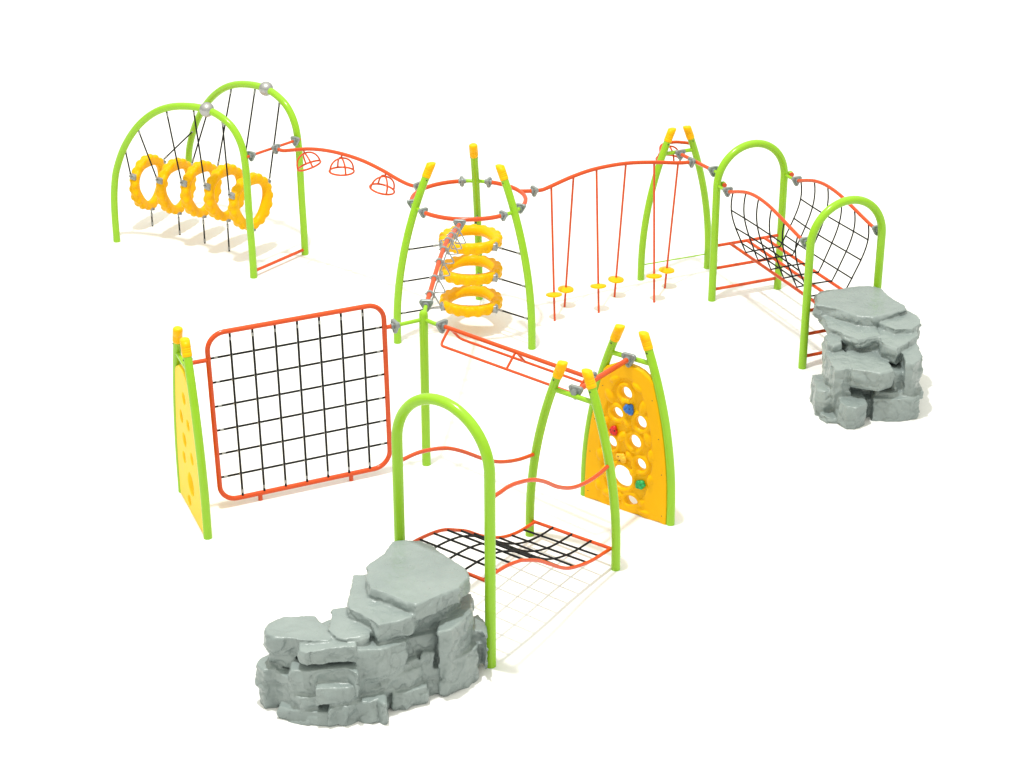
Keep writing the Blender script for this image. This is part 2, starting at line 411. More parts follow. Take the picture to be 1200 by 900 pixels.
# ------------------------------------------------------------------ net frame and left climbing panel
Nz = 1.885
th = Thing('net_climber', 'large square orange frame filled with a black rope grid', 'climbing net', C2c + dN * 1.35)
PN = lambda s, z: C2c + dN * s + V((0, 0, z))
sl0, sl1, sr0, sr1 = .315, .283, 2.42, 2.395   # left and right edges at bottom / top
zb, zt = .09, 2.19; R_ = .20
def corner(cx, cz, a0):
    return [(cx + R_ * math.cos(a0 + PI / 2 * k / 8), cz + R_ * math.sin(a0 + PI / 2 * k / 8)) for k in range(9)]
loop = corner(sr1 - R_, zt - R_, 0) + corner(sl1 + R_, zt - R_, PI / 2) + corner(sl0 + R_, zb + R_, PI) + corner(sr0 - R_, zb + R_, 1.5 * PI)
fr = th.part('frame', T1([PN(*q) for q in loop], .030, closed=True), ORANGE)
for s0, s1 in ((.06, sl1), (sr1, 2.53)): th.part('side_stub', T1([PN(s0, Nz), PN(s1, Nz)], .026), ORANGE)
for s in (.79, 1.92): th.part('foot', T1([PN(s, -.02), PN(s, zb)], .026), ORANGE)
m = MB(); m.clamp(PN(2.53, Nz), dN, .095); th.part('clamp', m, GREY)
m = MB(); off = V((dN.y, -dN.x, 0)) * .009
for i in range(1, 8):
    s0 = sl0 + (sr0 - sl0) * i / 8; s1 = sl1 + (sr1 - sl1) * i / 8
    a, b = PN(s0, zb + .025) + off, PN(s1, zt - .025) + off; m.tube([a, b], .0134, n=8)
    for p, q in ((a, b), (b, a)): m.tube([p + (q - p).normalized() * .04, p + (q - p).normalized() * .08], .0155, n=8, mi=1)
for j in range(1, 7):
    z = zb + (zt - zb) * (j - .06) / 7 + .02
    f = (z - zb) / (zt - zb); a, b = PN(sl0 + (sl1 - sl0) * f + .025, z) - off, PN(sr0 + (sr1 - sr0) * f - .025, z) - off; m.tube([a, b], .0134, n=8)
    for p, q in ((a, b), (b, a)): m.tube([p + (q - p).normalized() * .04, p + (q - p).normalized() * .08], .0155, n=8, mi=1)
    for i in range(1, 8):
        s = (sl0 + (sr0 - sl0) * i / 8) * (1 - f) + (sl1 + (sr1 - sl1) * i / 8) * f
        m.ell(PN(s, z), (.021, .021, .020), 10, 7, mi=1)
th.part('rope_net', m, [BLACK, STEEL])

# ------------------------------------------------------------------ moulded climbing panels
holes = [(.568, 1.481, .060, .060), (.455, 1.202, .058, .052), (.774, 1.174, .060, .066), (.385, .813, .055, .062), (.699, .909, .068, .072), (.786, .649, .058, .058), (.538, .418, .125, .125), (.681, .143, .070, .052)]
holdp = [(.616, 1.304), (.422, .972), (.536, .670), (.802, .403)]
def panel_mesh(W=1.19):
    cu = bpy.data.curves.new('panel_outline', 'CURVE'); cu.dimensions = '2D'; cu.fill_mode = 'BOTH'; cu.extrude = .024; cu.bevel_depth = .010; cu.bevel_resolution = 2
    side = [(inset(z) + .046, z) for z in (.0, .25, .5, .75, 1.0, 1.2, 1.4, 1.58, 1.66)]
    bot = [(W * (.10 + .8 * k / 10), .012 + .012 * math.sin(k * 2.1)) for k in range(11)]
    top = [(.27, 1.69), (.31, 1.74), (.36, 1.765), (.42, 1.80), (.50, 1.822), (.595, 1.830)]
    o = side + top + [(W - x, z) for x, z in top[-2::-1]] + [(W - x, z) for x, z in side[::-1]] + bot[::-1]
    def spl(pts):
        s = cu.splines.new('POLY'); s.points.add(len(pts) - 1); s.use_cyclic_u = True
        for p, q in zip(s.points, pts): p.co = (q[0], q[1], 0, 1)
    spl(o)
    for x, z, a, b in holes:
        k = 28; rot = -.35
        a += .020; b += .020; spl([(x + a * math.cos(2 * PI * i / k) * math.cos(rot) - b * math.sin(2 * PI * i / k) * math.sin(rot), z + a * math.cos(2 * PI * i / k) * math.sin(rot) + b * math.sin(2 * PI * i / k) * math.cos(rot)) for i in range(k)])
    ob = bpy.data.objects.new('tmp_panel', cu); COL.objects.link(ob)
    dg = bpy.context.evaluated_depsgraph_get(); me = bpy.data.meshes.new_from_object(ob.evaluated_get(dg))
    m = MB(); m.add([v.co.copy() for v in me.vertices], [list(p.vertices) for p in me.polygons])
    bpy.data.objects.remove(ob); bpy.data.curves.remove(cu); bpy.data.meshes.remove(me)
    # raised outer border round a dished middle
    cu = bpy.data.curves.new('panel_border', 'CURVE'); cu.dimensions = '2D'; cu.fill_mode = 'BOTH'; cu.extrude = .014; cu.bevel_depth = .014; cu.bevel_resolution = 2
    spl(o); oval = []
    for i in range(48):
        t = 2 * PI * i / 48; zz = .88 + .80 * math.sin(t); hw = .375 - .10 * max(0, (zz - .6) / 1.1) ** 1.3
        oval.append((.595 + hw * math.copysign(abs(math.cos(t)) ** .75, math.cos(t)), zz))
    spl(oval)
    ob = bpy.data.objects.new('tmp_border', cu); COL.objects.link(ob)
    dg = bpy.context.evaluated_depsgraph_get(); me = bpy.data.meshes.new_from_object(ob.evaluated_get(dg))
    m.add([v.co + V((0, 0, .030)) for v in me.vertices], [list(p.vertices) for p in me.polygons])
    bpy.data.objects.remove(ob); bpy.data.curves.remove(cu); bpy.data.meshes.remove(me)
    for sgn in (1,):
        for x, z, a, b in holes:           # raised lips
            k = 28
            m.tube([(x + (a + .046) * math.cos(2 * PI * i / k), z + (b + .046) * math.sin(2 * PI * i / k), sgn * .034) for i in range(k)], .028, closed=True, n=10)
        lumps = [(.35, 1.40, .06, .10, .5), (.80, 1.36, .055, .11, -.2), (.42, 1.62, .09, .045, .6), (.72, 1.60, .09, .045, -.5), (.60, 1.12, .05, .07, .3), (.30, 1.02, .045, .10, 0), (.87, 1.00, .05, .09, .2),
                 (.53, .93, .05, .08, -.6), (.24, .62, .06, .09, .2), (.93, .80, .05, .09, .1), (.70, .52, .06, .05, .4), (.33, .42, .06, .09, .4), (.93, .50, .05, .08, -.3), (.36, .16, .09, .06, .3), (.52, .17, .05, .06, 0), (.83, .18, .06, .05, .9), (.86, .07, .11, .035, 0), (.23, .22, .05, .08, .1), (.55, 1.38, .05, .035, .7), (.63, .72, .045, .06, .4)]
        for x, z, a, b, r in lumps:
            m.ell((x, z, sgn * .030), (a, b, .052), 14, 9, Matrix.Rotation(r, 3, 'Z'))
        rim = []
        for z in [i * .05 for i in range(0, 32)]: rim.append((inset(z) + .135, z + .03, sgn * .026))
        m.tube(rim, .018, n=10); m.tube([(W - x, z, h) for x, z, h in rim], .018, n=10)
        arch = [(.30 + .59 * k / 20, 1.56 + .16 * math.sin(PI * k / 20), sgn * .028) for k in range(21)]; m.tube(arch, .018, n=10)
    me = m.mesh('panel', V(), [YELLOW]); ob = bpy.data.objects.new('tmp_panel', me); COL.objects.link(ob)
    md = ob.modifiers.new('r', 'REMESH'); md.mode = 'VOXEL'; md.voxel_size = .0085; md.use_smooth_shade = True
    ms = ob.modifiers.new('s', 'SMOOTH'); ms.iterations = 3; ms.factor = .5
    dg = bpy.context.evaluated_depsgraph_get(); out = bpy.data.meshes.new_from_object(ob.evaluated_get(dg)); out.name = 'panel'
    for p in out.polygons: p.use_smooth = True
    if not out.materials: out.materials.append(YELLOW)
    bpy.data.objects.remove(ob); return out
PANEL = panel_mesh()

def hold_mesh(seed, m_, sc=1.0):
    r = random.Random(seed); m = MB()
    for k in range(6):
        a = 2 * PI * k / 6 + r.uniform(-.3, .3); d = r.uniform(.018, .042)
        m.ell((d * math.cos(a), d * math.sin(a), .02 + r.uniform(0, .012)), (r.uniform(.022, .036), r.uniform(.022, .036), r.uniform(.025, .036)), 12, 8)
    m.ell((0, 0, .02), (.04, .045, .035), 14, 8)
    for a in (.6, 2.6, 4.4): m.ell((.03 * math.cos(a), .03 * math.sin(a), .050), (.008, .008, .006), 8, 6, mi=1)
    return m

def climbing_wall(label, a, b, holds, flip):
    a, b = V(a), V(b); th = Thing('climbing_wall', label, 'climbing wall', (a + b) / 2, 'moulded climbing walls')
    PA, PB, d = a_frame(th, a.xy, b.xy); n = V((d.y, -d.x, 0))
    n = -n if flip else n
    X = Matrix((-d if flip else d, V((0, 0, 1)), n)).transposed().to_4x4()
    X.translation = (b if flip else a) - (a + b) / 2; k = (b - a).length / 1.19
    pm = PANEL
    if flip: pm = PANEL.copy(); pm.materials.clear(); pm.materials.append(LITYEL)  # panel copy whose brighter yellow paints in the light on this face
    po = th.part('panel', pm, None); po.matrix_local = X @ Matrix.Diagonal((k, 1, 1, 1))
    for z in (.10, .62, 1.05, 1.50):
        for x in (inset(z) + .085, 1.19 - inset(z) - .085):
            bl = MB(); bl.ell(a + d * x * k + n * .050 + V((0, 0, z)), (.011, .011, .011), 8, 6); th.part('panel_bolt', bl, DARK)
    if holds:
        for i, ((x, z), mm, lb) in enumerate(zip(holdp, (BLUE, RED, HOLDY, HOLDG), ('blue resin hold', 'red resin hold', 'pale yellow resin hold', 'green resin hold'))):
            h = hold_mesh(3 + i, mm); me = h.mesh('hold', V(), [mm, DARK]); o = th.part('hold', me, None, label=lb)
            o.matrix_local = X @ Matrix.Translation((x * k, z, .028)) @ Matrix.Diagonal((1.12, 1.12, 1, 1))
    return PA, PB, d
climbing_wall('yellow perforated climbing wall with four coloured holds, facing the viewer', C1a, C1b, True, False)
climbing_wall('yellow perforated climbing wall with light painted in, seen almost edge-on, left of the rope grid', C2a, C2b, False, True)

# ------------------------------------------------------------------ front A-frame, link bar, overhead parallel bars
th = Thing('a_frame', 'open green A-frame with yellow caps at the end of the sloping net ramp', 'a-frame', B1m)
PA, PB, dBf = a_frame(th, B1a.xy, B1b.xy)
lk0, lk1 = B1m + V((0, 0, 1.955)), C1m + V((0, 0, 1.915)); ld = (lk1 - lk0).normalized()
th = Thing('link_bar', 'short orange link bar between front A-frame and yellow climbing wall', 'bar', (B1m + C1m) / 2)
th.part('bar_tube', T1([lk0, lk1], .031), ORANGE)
m = MB(); m.clamp(lk0 + ld * .03, ld, .095); th.part('clamp', m, GREY)
m = MB(); m.clamp(lk1 - ld * .05, ld, .098); th.part('clamp', m, GREY)

th = Thing('parallel_bar_rail', 'orange overhead beam with two parallel hand bars, from hub post to link bar', 'overhead rail', Pp + dB * 1.4)
PBm = lambda s, w, z: Pp + dB * s + V((-dB.y, dB.x, 0)) * w + V((0, 0, z))     # +w = far side
zB = lambda s: 1.90 + (1.95 - 1.90) * s / 2.62
th.part('beam', T1([PBm(.30, 0, zB(.3)), PBm(2.62, 0, zB(2.62))], .0255), ORANGE)
m = MB(); m.clamp(PBm(.30, 0, zB(.3)), dB, .095); th.part('clamp', m, GREY)
m = MB(); m.clamp(PBm(2.57, 0, zB(2.57)), dB, .09); th.part('clamp', m, GREY)
for sg in (-1, 1):
    w = .155 * sg; dz = (.163, .175)[sg > 0]
    p = [(.42, 0, 0), (.425, .45, -.40), (.43, .85, -.82), (.455, 1, -.97), (.52, 1, -1.0), (.8, 1, -1), (1.45, 1, -1), (2.2, 1, -1), (2.42, 1, -1.0), (2.475, 1, -.97), (2.495, .85, -.82), (2.5, .45, -.4), (2.505, 0, 0)]
    th.part('hand_bar', T1(smooth([PBm(s, w * a, zB(s) + dz * b) for s, a, b in p], 5), .0165, n=10), ORANGE)
    th.part('bracket', T1([PBm(1.46, 0, zB(1.46)), PBm(1.46, w, zB(1.46) - dz)], .015, n=10), ORANGE)

# ------------------------------------------------------------------ pod walk
A1a, A1b = V((1.90, 27.24, 0)), V((2.92, 27.70, 0)); A1m = (A1a + A1b) / 2
R1a, R1b = V((2.873, 26.437, 0)), V((3.873, 26.890, 0)); R2a, R2b = V((3.866, 24.10, 0)), V((4.868, 24.555, 0))
lq0, lq1 = A1m + V((0, 0, 1.875)), R1a + V((0, 0, 1.93)); lqd = (lq1 - lq0).normalized()
lkp = lq0.lerp(lq1, .42); fl = V((lkp.x, lkp.y, 0)); dP = (fl - Tc).normalized(); Lp = (fl - Tc).length
rail2 = [(.785, 1.895), (.90, 1.878), (1.03, 1.864), (1.136, 1.862), (1.266, 1.893), (1.613, 1.982), (1.977, 2.036), (2.446, 2.040), (2.908, 1.985), (3.304, 1.915), (Lp - .06, 1.895), (Lp, 1.895)]
O2 = smooth([Tc + dP * s + V((0, 0, z)) for s, z in rail2], 5)
th = Thing('pod_rail', 'long bowed orange overhead rail carrying the six stepping pods', 'overhead rail', Tc + dP * 2.1)
th.part('rail_tube', T1(O2, .028), ORANGE)
for s, z in ((1.0, 1.868), (Lp - .05, 1.895)):
    m = MB(); m.clamp(Tc + dP * s + V((0, 0, z)), dP, .088); th.part('clamp', m, GREY)
pods = [((.60, 25.69), 1.267, .375, 'first stepping pod from the tripod tower, near side, low disc on vertical rod'),
        ((.75, 26.20), 1.613, .275, 'leftmost leaning stepping pod on the far side of the bowed rail'),
        ((1.23, 25.98), 1.977, .385, 'middle upright stepping pod on the near side of the bowed rail'),
        ((1.48, 26.57), 2.447, .275, 'middle leaning stepping pod on the far side of the bowed rail'),
        ((2.04, 26.36), 2.908, .380, 'rightmost upright stepping pod, in front of the far A-frame'),
        ((2.23, 26.90), 3.304, .285, 'rightmost leaning stepping pod, between the far A-frame legs')]
for (x, y), s, zd, lab in pods:
    top = on(O2, Tc, dP, s) - V((0, 0, .02)); bot = V((x, y, -.01)); dr = (top - bot).normalized()
    th = Thing('stepping_pod', lab, 'stepping pod', (x, y, 0), 'yellow stepping pods on orange rods')
    th.part('rod', T1([bot, top], .0155, n=10), ORANGE)
    m = MB(); c = bot + dr * ((zd + .01) / dr.z)
    m.tube([c - dr * .012, c + dr * .006, c + dr * .012, c + dr * .03], [.115, .115, .110, .024], n=28)
    th.part('disc', m, CAPYEL)

th = Thing('a_frame', 'far green A-frame with yellow caps and thin rod low between its legs', 'a-frame', A1m)
PA, PB, dA = a_frame(th, A1a.xy, A1b.xy, 2.26, 1.895, .052)
th.part('low_rod', T1([PA(.228), PB(.228)], .0105, n=8), GREEN)
th = Thing('link_bar', 'short orange link bar between far A-frame and first round arch', 'bar', (lq0 + lq1) / 2)
th.part('bar_tube', T1([lq0 + lqd * .02, lq1 - lqd * .1], .027), ORANGE)
th.part('stub', T1([lq1 - lqd * .14, lq1], .024), GREEN)
for p in (lq0 + lqd * .05, lq1 - lqd * .12):
    m = MB(); m.clamp(p, lqd, .09); th.part('clamp', m, GREY)
# short return rail behind the far A-frame with its own basket grip
nA = V((-dA.y, dA.x, 0)); Q = lambda s, z, o: A1a + dA * s + nA * o + V((0, 0, z))
S4 = smooth([Q(1.113 - inset(1.86), 1.86, 0), Q(.84, 1.93, .14), Q(.72, 1.955, .2), Q(.60, 1.97, .22), Q(.46, 1.965, .22), Q(.38, 1.945, .2), Q(.33, 1.90, .12), Q(inset(1.86), 1.85, 0)], 6)
single('return_rail', 'small curved orange rail behind the top of the far A-frame', 'overhead rail', T1(S4, .024), ORANGE, A1m)
basket('orange basket grip hanging behind the caps of the far A-frame', Q(.52, 1.955, .22), dA, .05, .175, .24, .05)

# ------------------------------------------------------------------ round arches and net tunnel
def round_arch(a, b, z1, label, rungs, r, group):
    a, b = V(a), V(b); d = (b - a).normalized(); h = (b - a).length / 2; c = (a + b) / 2
    th = Thing('round_arch', label, 'arch', c, group)
    pts = [a + V((0, 0, z)) for z in (-.02, .4, .8, 1.2, z1 - .1)] + [c - d * h * math.cos(PI * k / 28) + V((0, 0, z1 + h * 1.0 * math.sin(PI * k / 28))) for k in range(29)] + [b + V((0, 0, z)) for z in (z1 - .1, 1.2, .8, .4, -.02)]
    th.part('arch_tube', T1(pts, r, n=20), GREEN)
    for z in rungs: th.part('rung', T1([a + V((0, 0, z)), b + V((0, 0, z))], .0235), ORANGE)
    return th, d
t1, w = round_arch(R1a, R1b, 1.73, 'green round arch with three orange rungs beside the far A-frame', (.835, .49, .167), .055, 'green round arches')
t2, w = round_arch(R2a, R2b, 1.73, 'green round arch standing behind the tall rock', (.82, .484, .165), .055, 'green round arches')
e = (R2a - R1a).normalized(); LR = (R2a - R1a).length
RP = lambda s, ww, z: R1a + e * s + w * ww + V((0, 0, z))
for ww in (0, 1.098):   # little side knobs on the first arch
    m = MB(); q = RP(.0, ww + .10, 1.745); m.tube([RP(0, ww + .03, 1.745), RP(0, ww + .13, 1.745)], .02); m.ell(q + w * .0, (.045, .045, .045), 12, 8)
    t1.part('side_knob', m, GREEN)
    t1.part('knob_face', T1([q + e * .02, q + e * .052], .034), ORANGE)
th = Thing('net_tunnel', 'U-shaped black net bridge on orange rails between the two round arches', 'net bridge', RP(LR / 2, .55, 0))
waveL = [(.06, 1.745), (.22, 1.752), (.378, 1.772), (.624, 1.853), (.85, 1.913), (1.113, 1.940), (1.439, 1.922), (1.763, 1.862), (2.082, 1.795), (2.293, 1.755), (2.40, 1.748), (2.53, 1.748)]
WL = smooth([RP(s, 0, z) for s, z in waveL], 5); WR = smooth([RP(s, 1.098, z + .006) for s, z in waveL], 5)
for S, ww in ((WL, 0), (WR, 1.098)):
    i0 = min(range(len(S)), key=lambda q: abs((S[q] - R1a).dot(e) - .30)); i1 = min(range(len(S)), key=lambda q: abs((S[q] - R1a).dot(e) - 2.40))
    th.part('wave_rail', T1(S[i0:i1 + 1], .025), ORANGE)
    th.part('rail_stub', T1(S[:i0 + 1], .022), GREEN); th.part('rail_stub', T1(S[i1:], .022), GREEN)
    for i in (i0, i1):
        m = MB(); m.clamp(S[i], e, .085); th.part('clamp', m, GREY)
for ww in (.26, .54, .82): th.part('floor_rail', T1([RP(0, ww, .835), RP(LR, ww, .825)], .024), ORANGE)
m = MB(); stn = [.46, .81, 1.16, 1.51, 1.86, 2.21]
prof = lambda t: .262 * t ** 1.95 - .05 * math.sin(PI * min(1, t * 1.3)) * (1 - t)
def upt(s, side, t):
    S = WL if side == 0 else WR; top = on(S, R1a, e, s); zt_ = top.z - .02
    z = zt_ + (.86 - zt_) * t; x = prof(t); ww = x if side == 0 else 1.098 - x * (.278 / .26)
    return RP(s, ww, z)
for s in stn:
    pts = [upt(s, 0, k / 14) for k in range(15)] + [RP(s, .54, .868)] + [upt(s, 1, k / 14) for k in range(14, -1, -1)]
    m.tube(pts, .0105, n=8)
for side in (0, 1):
    for zl in (1.53, 1.255, 1.01):
        S = WL if side == 0 else WR; row = []
        for s in stn:
            zt_ = on(S, R1a, e, s).z - .02; row.append(upt(s, side, (zt_ - zl) / (zt_ - .86)))
        m.tube(row, .0105, n=8)
        for p in row: m.ell(p, (.013, .013, .013), 8, 6)
th.part('rope_net', m, [BLACK])

# ------------------------------------------------------------------ front arch, net ramp, handrails
Fa, Fb = V((-1.142, 17.659, 0)), V((-.214, 16.899, 0)); dF = (Fb - Fa).normalized()
round_arch(Fa, Fb, 2.16, 'tall green round arch beside the big stepped rock in front', (), .056, 'green round arches')
RL = [(0, .95), (.2, .945), (.45, .91), (.66, .855), (.87, .757), (1.07, .65), (1.32, .48), (1.6, .33), (1.82, .25), (2.06, .205), (2.33, .19)]
RR = [(0, .977), (.2, .965), (.37, .951), (.57, .909), (.67, .874), (.93, .748), (1.14, .608), (1.32, .485), (1.49, .389), (1.69, .322), (1.95, .264), (2.2, .243), (2.33, .235)]
i_ = .07
FA, FB, BA, BB = Fa + dF * i_, Fb - dF * i_, B1a + dF * i_, B1b - dF * i_
def rail(a, b, pr): 
    L = (b - a).length; return smooth([a + (b - a) * (s / L) + V((0, 0, z)) for s, z in pr], 5)
SL, SR = rail(FA, BA, RL), rail(FB, BB, RR)
th = Thing('net_ramp', 'sloping wavy ramp of black rope net in an orange frame', 'net ramp', (Fa + Fb + B1a + B1b) / 4)
th.part('side_rail', T1(SL, .020), ORANGE); th.part('side_rail', T1(SR, .020), ORANGE)
th.part('end_bar', T1([Fa + V((0, 0, .935)), Fb + V((0, 0, .965))], .020), ORANGE)
th.part('end_bar', T1([B1a + V((0, 0, .19)), B1b + V((0, 0, .235))], .020), ORANGE)
def lerpS(S, f):
    x = f * (len(S) - 1); i = min(int(x), len(S) - 2); return S[i].lerp(S[i + 1], x - i)
def byfrac(S, a, b, f):
    d = (b - a).normalized(); L = (b - a).length * f
    for i in range(len(S) - 1):
        s0, s1 = (S[i] - a).dot(d), (S[i + 1] - a).dot(d)
        if s0 <= L <= s1: return S[i].lerp(S[i + 1], (L - s0) / (s1 - s0 + 1e-9))
    return S[-1]
m = MB(); n = 10
for k in range(1, n):
    f = k / n; m.tube([byfrac(SL, FA, BA, f), byfrac(SR, FB, BB, f)], .0120, n=8)
for j in (.25, .5, .75):
    pts = [byfrac(SL, FA, BA, f / 40).lerp(byfrac(SR, FB, BB, f / 40), j) + V((0, 0, .014)) for f in range(41)]
    m.tube(pts, .0120, n=8)
th.part('rope_net', m, [BLACK])
HL = [(0, 1.905), (.088, 1.9), (.363, 1.872), (.734, 1.763), (1.026, 1.612), (1.416, 1.357), (1.688, 1.214), (2.01, 1.108), (2.33, 1.052)]
HR = [(0, 1.89), (.15, 1.888), (.4, 1.872), (.74, 1.775), (1.0, 1.643), (1.275, 1.458), (1.55, 1.324), (1.83, 1.254), (2.1, 1.231), (2.33, 1.245)]
single('handrail', 'wavy orange handrail on the far side of the net ramp', 'handrail', T1(rail(Fa, B1a + dF * inset(1.05), HL), .022), ORANGE, (Fa + B1a) / 2, 'wavy handrails above the net ramp')
single('handrail', 'wavy orange handrail on the near side of the net ramp', 'handrail', T1(rail(Fb, B1b - dF * inset(1.24), HR), .022), ORANGE, (Fb + B1b) / 2, 'wavy handrails above the net ramp')

# ------------------------------------------------------------------ rocks
ROCK_F=[
 (0.86,1.06,[(-1.30,17.30),(-1.45,17.05),(-1.44,16.82),(-1.38,16.63),(-1.15,16.48),(-0.92,16.32),(-0.75,16.44),(-0.51,16.64),(-0.41,16.85),(-0.45,17.02),(-0.63,17.25),(-0.82,17.51),(-1.08,17.61),(-1.21,17.56)]),
 (0.74,0.95,[(-1.60,16.55),(-1.57,16.42),(-1.47,16.36),(-1.27,16.13),(-1.09,16.21),(-0.95,16.28),(-0.92,16.42),(-0.94,16.97),(-1.26,17.15),(-1.58,17.10)]),
 (0.34,0.74,[(-0.71,16.33),(-0.59,16.36),(-0.41,16.67),(-0.39,16.70),(-0.40,17.10),(-0.55,17.15),(-0.70,16.73)]),
 (0,0.38,[(-0.71,16.35),(-0.63,16.33),(-0.43,16.50),(-0.33,16.64),(-0.34,17.14),(-0.52,17.19),(-0.70,16.85)]),
 (0.09,0.49,[(-0.43,16.73),(-0.31,16.76),(-0.25,16.63),(-0.25,16.93),(-0.34,17.11),(-0.42,17.03)]),
 (0.6,0.8,[(-2.34,16.19),(-2.28,16.15),(-2.08,16.13),(-2.03,16.10),(-1.74,16.10),(-1.71,16.14),(-1.74,16.36),(-1.83,16.46),(-1.91,16.57),(-2.01,16.58),(-2.14,16.54),(-2.21,16.57),(-2.34,16.42),(-2.37,16.29)]),
 (0.61,0.78,[(-2.03,15.99),(-1.96,15.93),(-1.73,15.99),(-1.48,16.01),(-1.50,16.36),(-1.76,16.41),(-2.02,16.34)]),
 (0.45,0.67,[(-2.35,16.24),(-2.26,16.20),(-2.09,16.14),(-2.10,16.54),(-2.22,16.69),(-2.34,16.64)]),
 (0.6,0.84,[(-1.76,16.26),(-1.67,16.12),(-1.56,16.08),(-1.35,16.15),(-1.36,16.50),(-1.56,16.66),(-1.75,16.61)]),
 (0.37,0.73,[(-1.53,16.10),(-1.45,16.02),(-1.26,16.04),(-1.00,16.21),(-1.02,16.71),(-1.26,16.76),(-1.51,16.60)]),
 (0.29,0.56,[(-2.11,15.98),(-1.97,15.94),(-1.56,15.99),(-1.46,15.89),(-1.48,16.34),(-1.79,16.49),(-2.09,16.43)]),
 (0.22,0.4,[(-1.87,15.84),(-1.80,15.86),(-1.54,15.90),(-1.47,15.95),(-1.48,16.40),(-1.67,16.45),(-1.86,16.29)]),
 (0,0.23,[(-1.75,15.81),(-1.67,15.86),(-1.58,15.84),(-1.48,15.92),(-1.35,15.90),(-1.28,15.95),(-1.21,15.87),(-1.23,16.37),(-1.48,16.50),(-1.73,16.31)]),
 (0,0.13,[(-2.24,15.99),(-2.02,15.88),(-1.72,15.85),(-1.74,16.35),(-1.98,16.54),(-2.22,16.49)]),
 (0.03,0.43,[(-2.27,16.15),(-2.21,16.09),(-2.09,15.97),(-2.10,16.42),(-2.18,16.65),(-2.27,16.60)]),
 (0.04,0.28,[(-2.13,15.99),(-2.02,15.89),(-1.86,15.91),(-1.87,16.41),(-2.00,16.54),(-2.12,16.49)]),
 (0.0,0.44,[(-2.39,16.14),(-2.26,16.16),(-2.27,16.34),(-2.36,16.47),(-2.44,16.37),(-2.47,16.25)]),
 (0.15,0.39,[(-1.27,16.08),(-1.12,16.14),(-0.99,16.20),(-0.87,16.30),(-0.88,16.80),(-1.07,16.85),(-1.26,16.58)]),
 (0,0.19,[(-1.15,16.10),(-1.03,16.11),(-0.82,16.22),(-0.83,16.72),(-0.99,16.77),(-1.14,16.60)]),
 (0,0.5,[(-0.88,16.33),(-0.83,16.36),(-0.75,16.37),(-0.75,16.87),(-0.82,16.92),(-0.88,16.83)]),
]
ROCK_R=[
 (0.82,1.03,[(3.93,23.83),(4.19,23.67),(4.42,23.45),(4.63,23.39),(4.84,23.51),(5.09,23.67),(5.09,23.80),(4.95,24.12),(4.90,24.41),(4.78,24.51),(4.61,24.48),(4.05,24.28),(3.99,24.18)]),
 (0.74,0.96,[(4.86,23.16),(5.10,23.20),(5.23,23.37),(5.23,23.65),(5.12,23.86),(4.67,23.58),(4.64,23.49)]),
 (0.74,0.9,[(4.01,23.86),(4.05,23.44),(4.17,23.30),(4.32,23.12),(4.39,23.02),(4.68,23.12),(4.66,23.72),(4.35,24.51),(4.03,24.46)]),
 (0.66,0.88,[(4.65,23.01),(4.67,22.91),(4.81,22.71),(4.98,22.91),(5.18,23.18),(5.17,23.68),(4.92,23.73),(4.67,23.51)]),
 (0.44,0.7,[(4.23,22.50),(4.38,22.44),(4.57,22.39),(4.75,22.50),(4.73,23.10),(4.49,23.15),(4.25,23.10)]),
 (0.36,0.6,[(4.76,22.63),(4.79,22.59),(5.02,22.63),(5.07,22.75),(5.06,23.35),(4.91,23.40),(4.77,23.23)]),
 (0.34,0.8,[(4.89,22.50),(5.00,22.50),(5.14,22.70),(5.13,23.10),(5.01,23.15),(4.90,22.90)]),
 (0.16,0.7,[(3.98,22.92),(4.02,22.50),(4.13,22.50),(4.24,22.56),(4.24,23.06),(4.11,23.47),(3.99,23.42)]),
 (0.2,0.8,[(4.00,23.09),(4.07,23.02),(4.18,23.09),(4.18,23.39),(4.09,23.44),(4.01,23.39)]),
 (0,0.35,[(3.83,22.65),(3.92,22.57),(4.15,22.62),(4.14,23.12),(3.99,23.20),(3.84,23.15)]),
 (0,0.09,[(3.88,22.54),(3.95,22.43),(4.10,22.39),(4.09,22.89),(3.99,23.09),(3.89,23.04)]),
 (0,0.32,[(4.09,22.40),(4.16,22.25),(4.27,22.23),(4.43,22.37),(4.42,22.97),(4.26,23.05),(4.10,23.00)]),
 (0,0.32,[(4.52,22.49),(4.75,22.46),(5.00,22.49),(5.12,22.55),(5.10,23.15),(4.82,23.20),(4.54,23.09)]),
 (0.26,0.36,[(4.56,22.60),(4.76,22.53),(5.05,22.58),(5.17,22.56),(5.15,23.06),(4.86,23.15),(4.57,23.10)]),
]

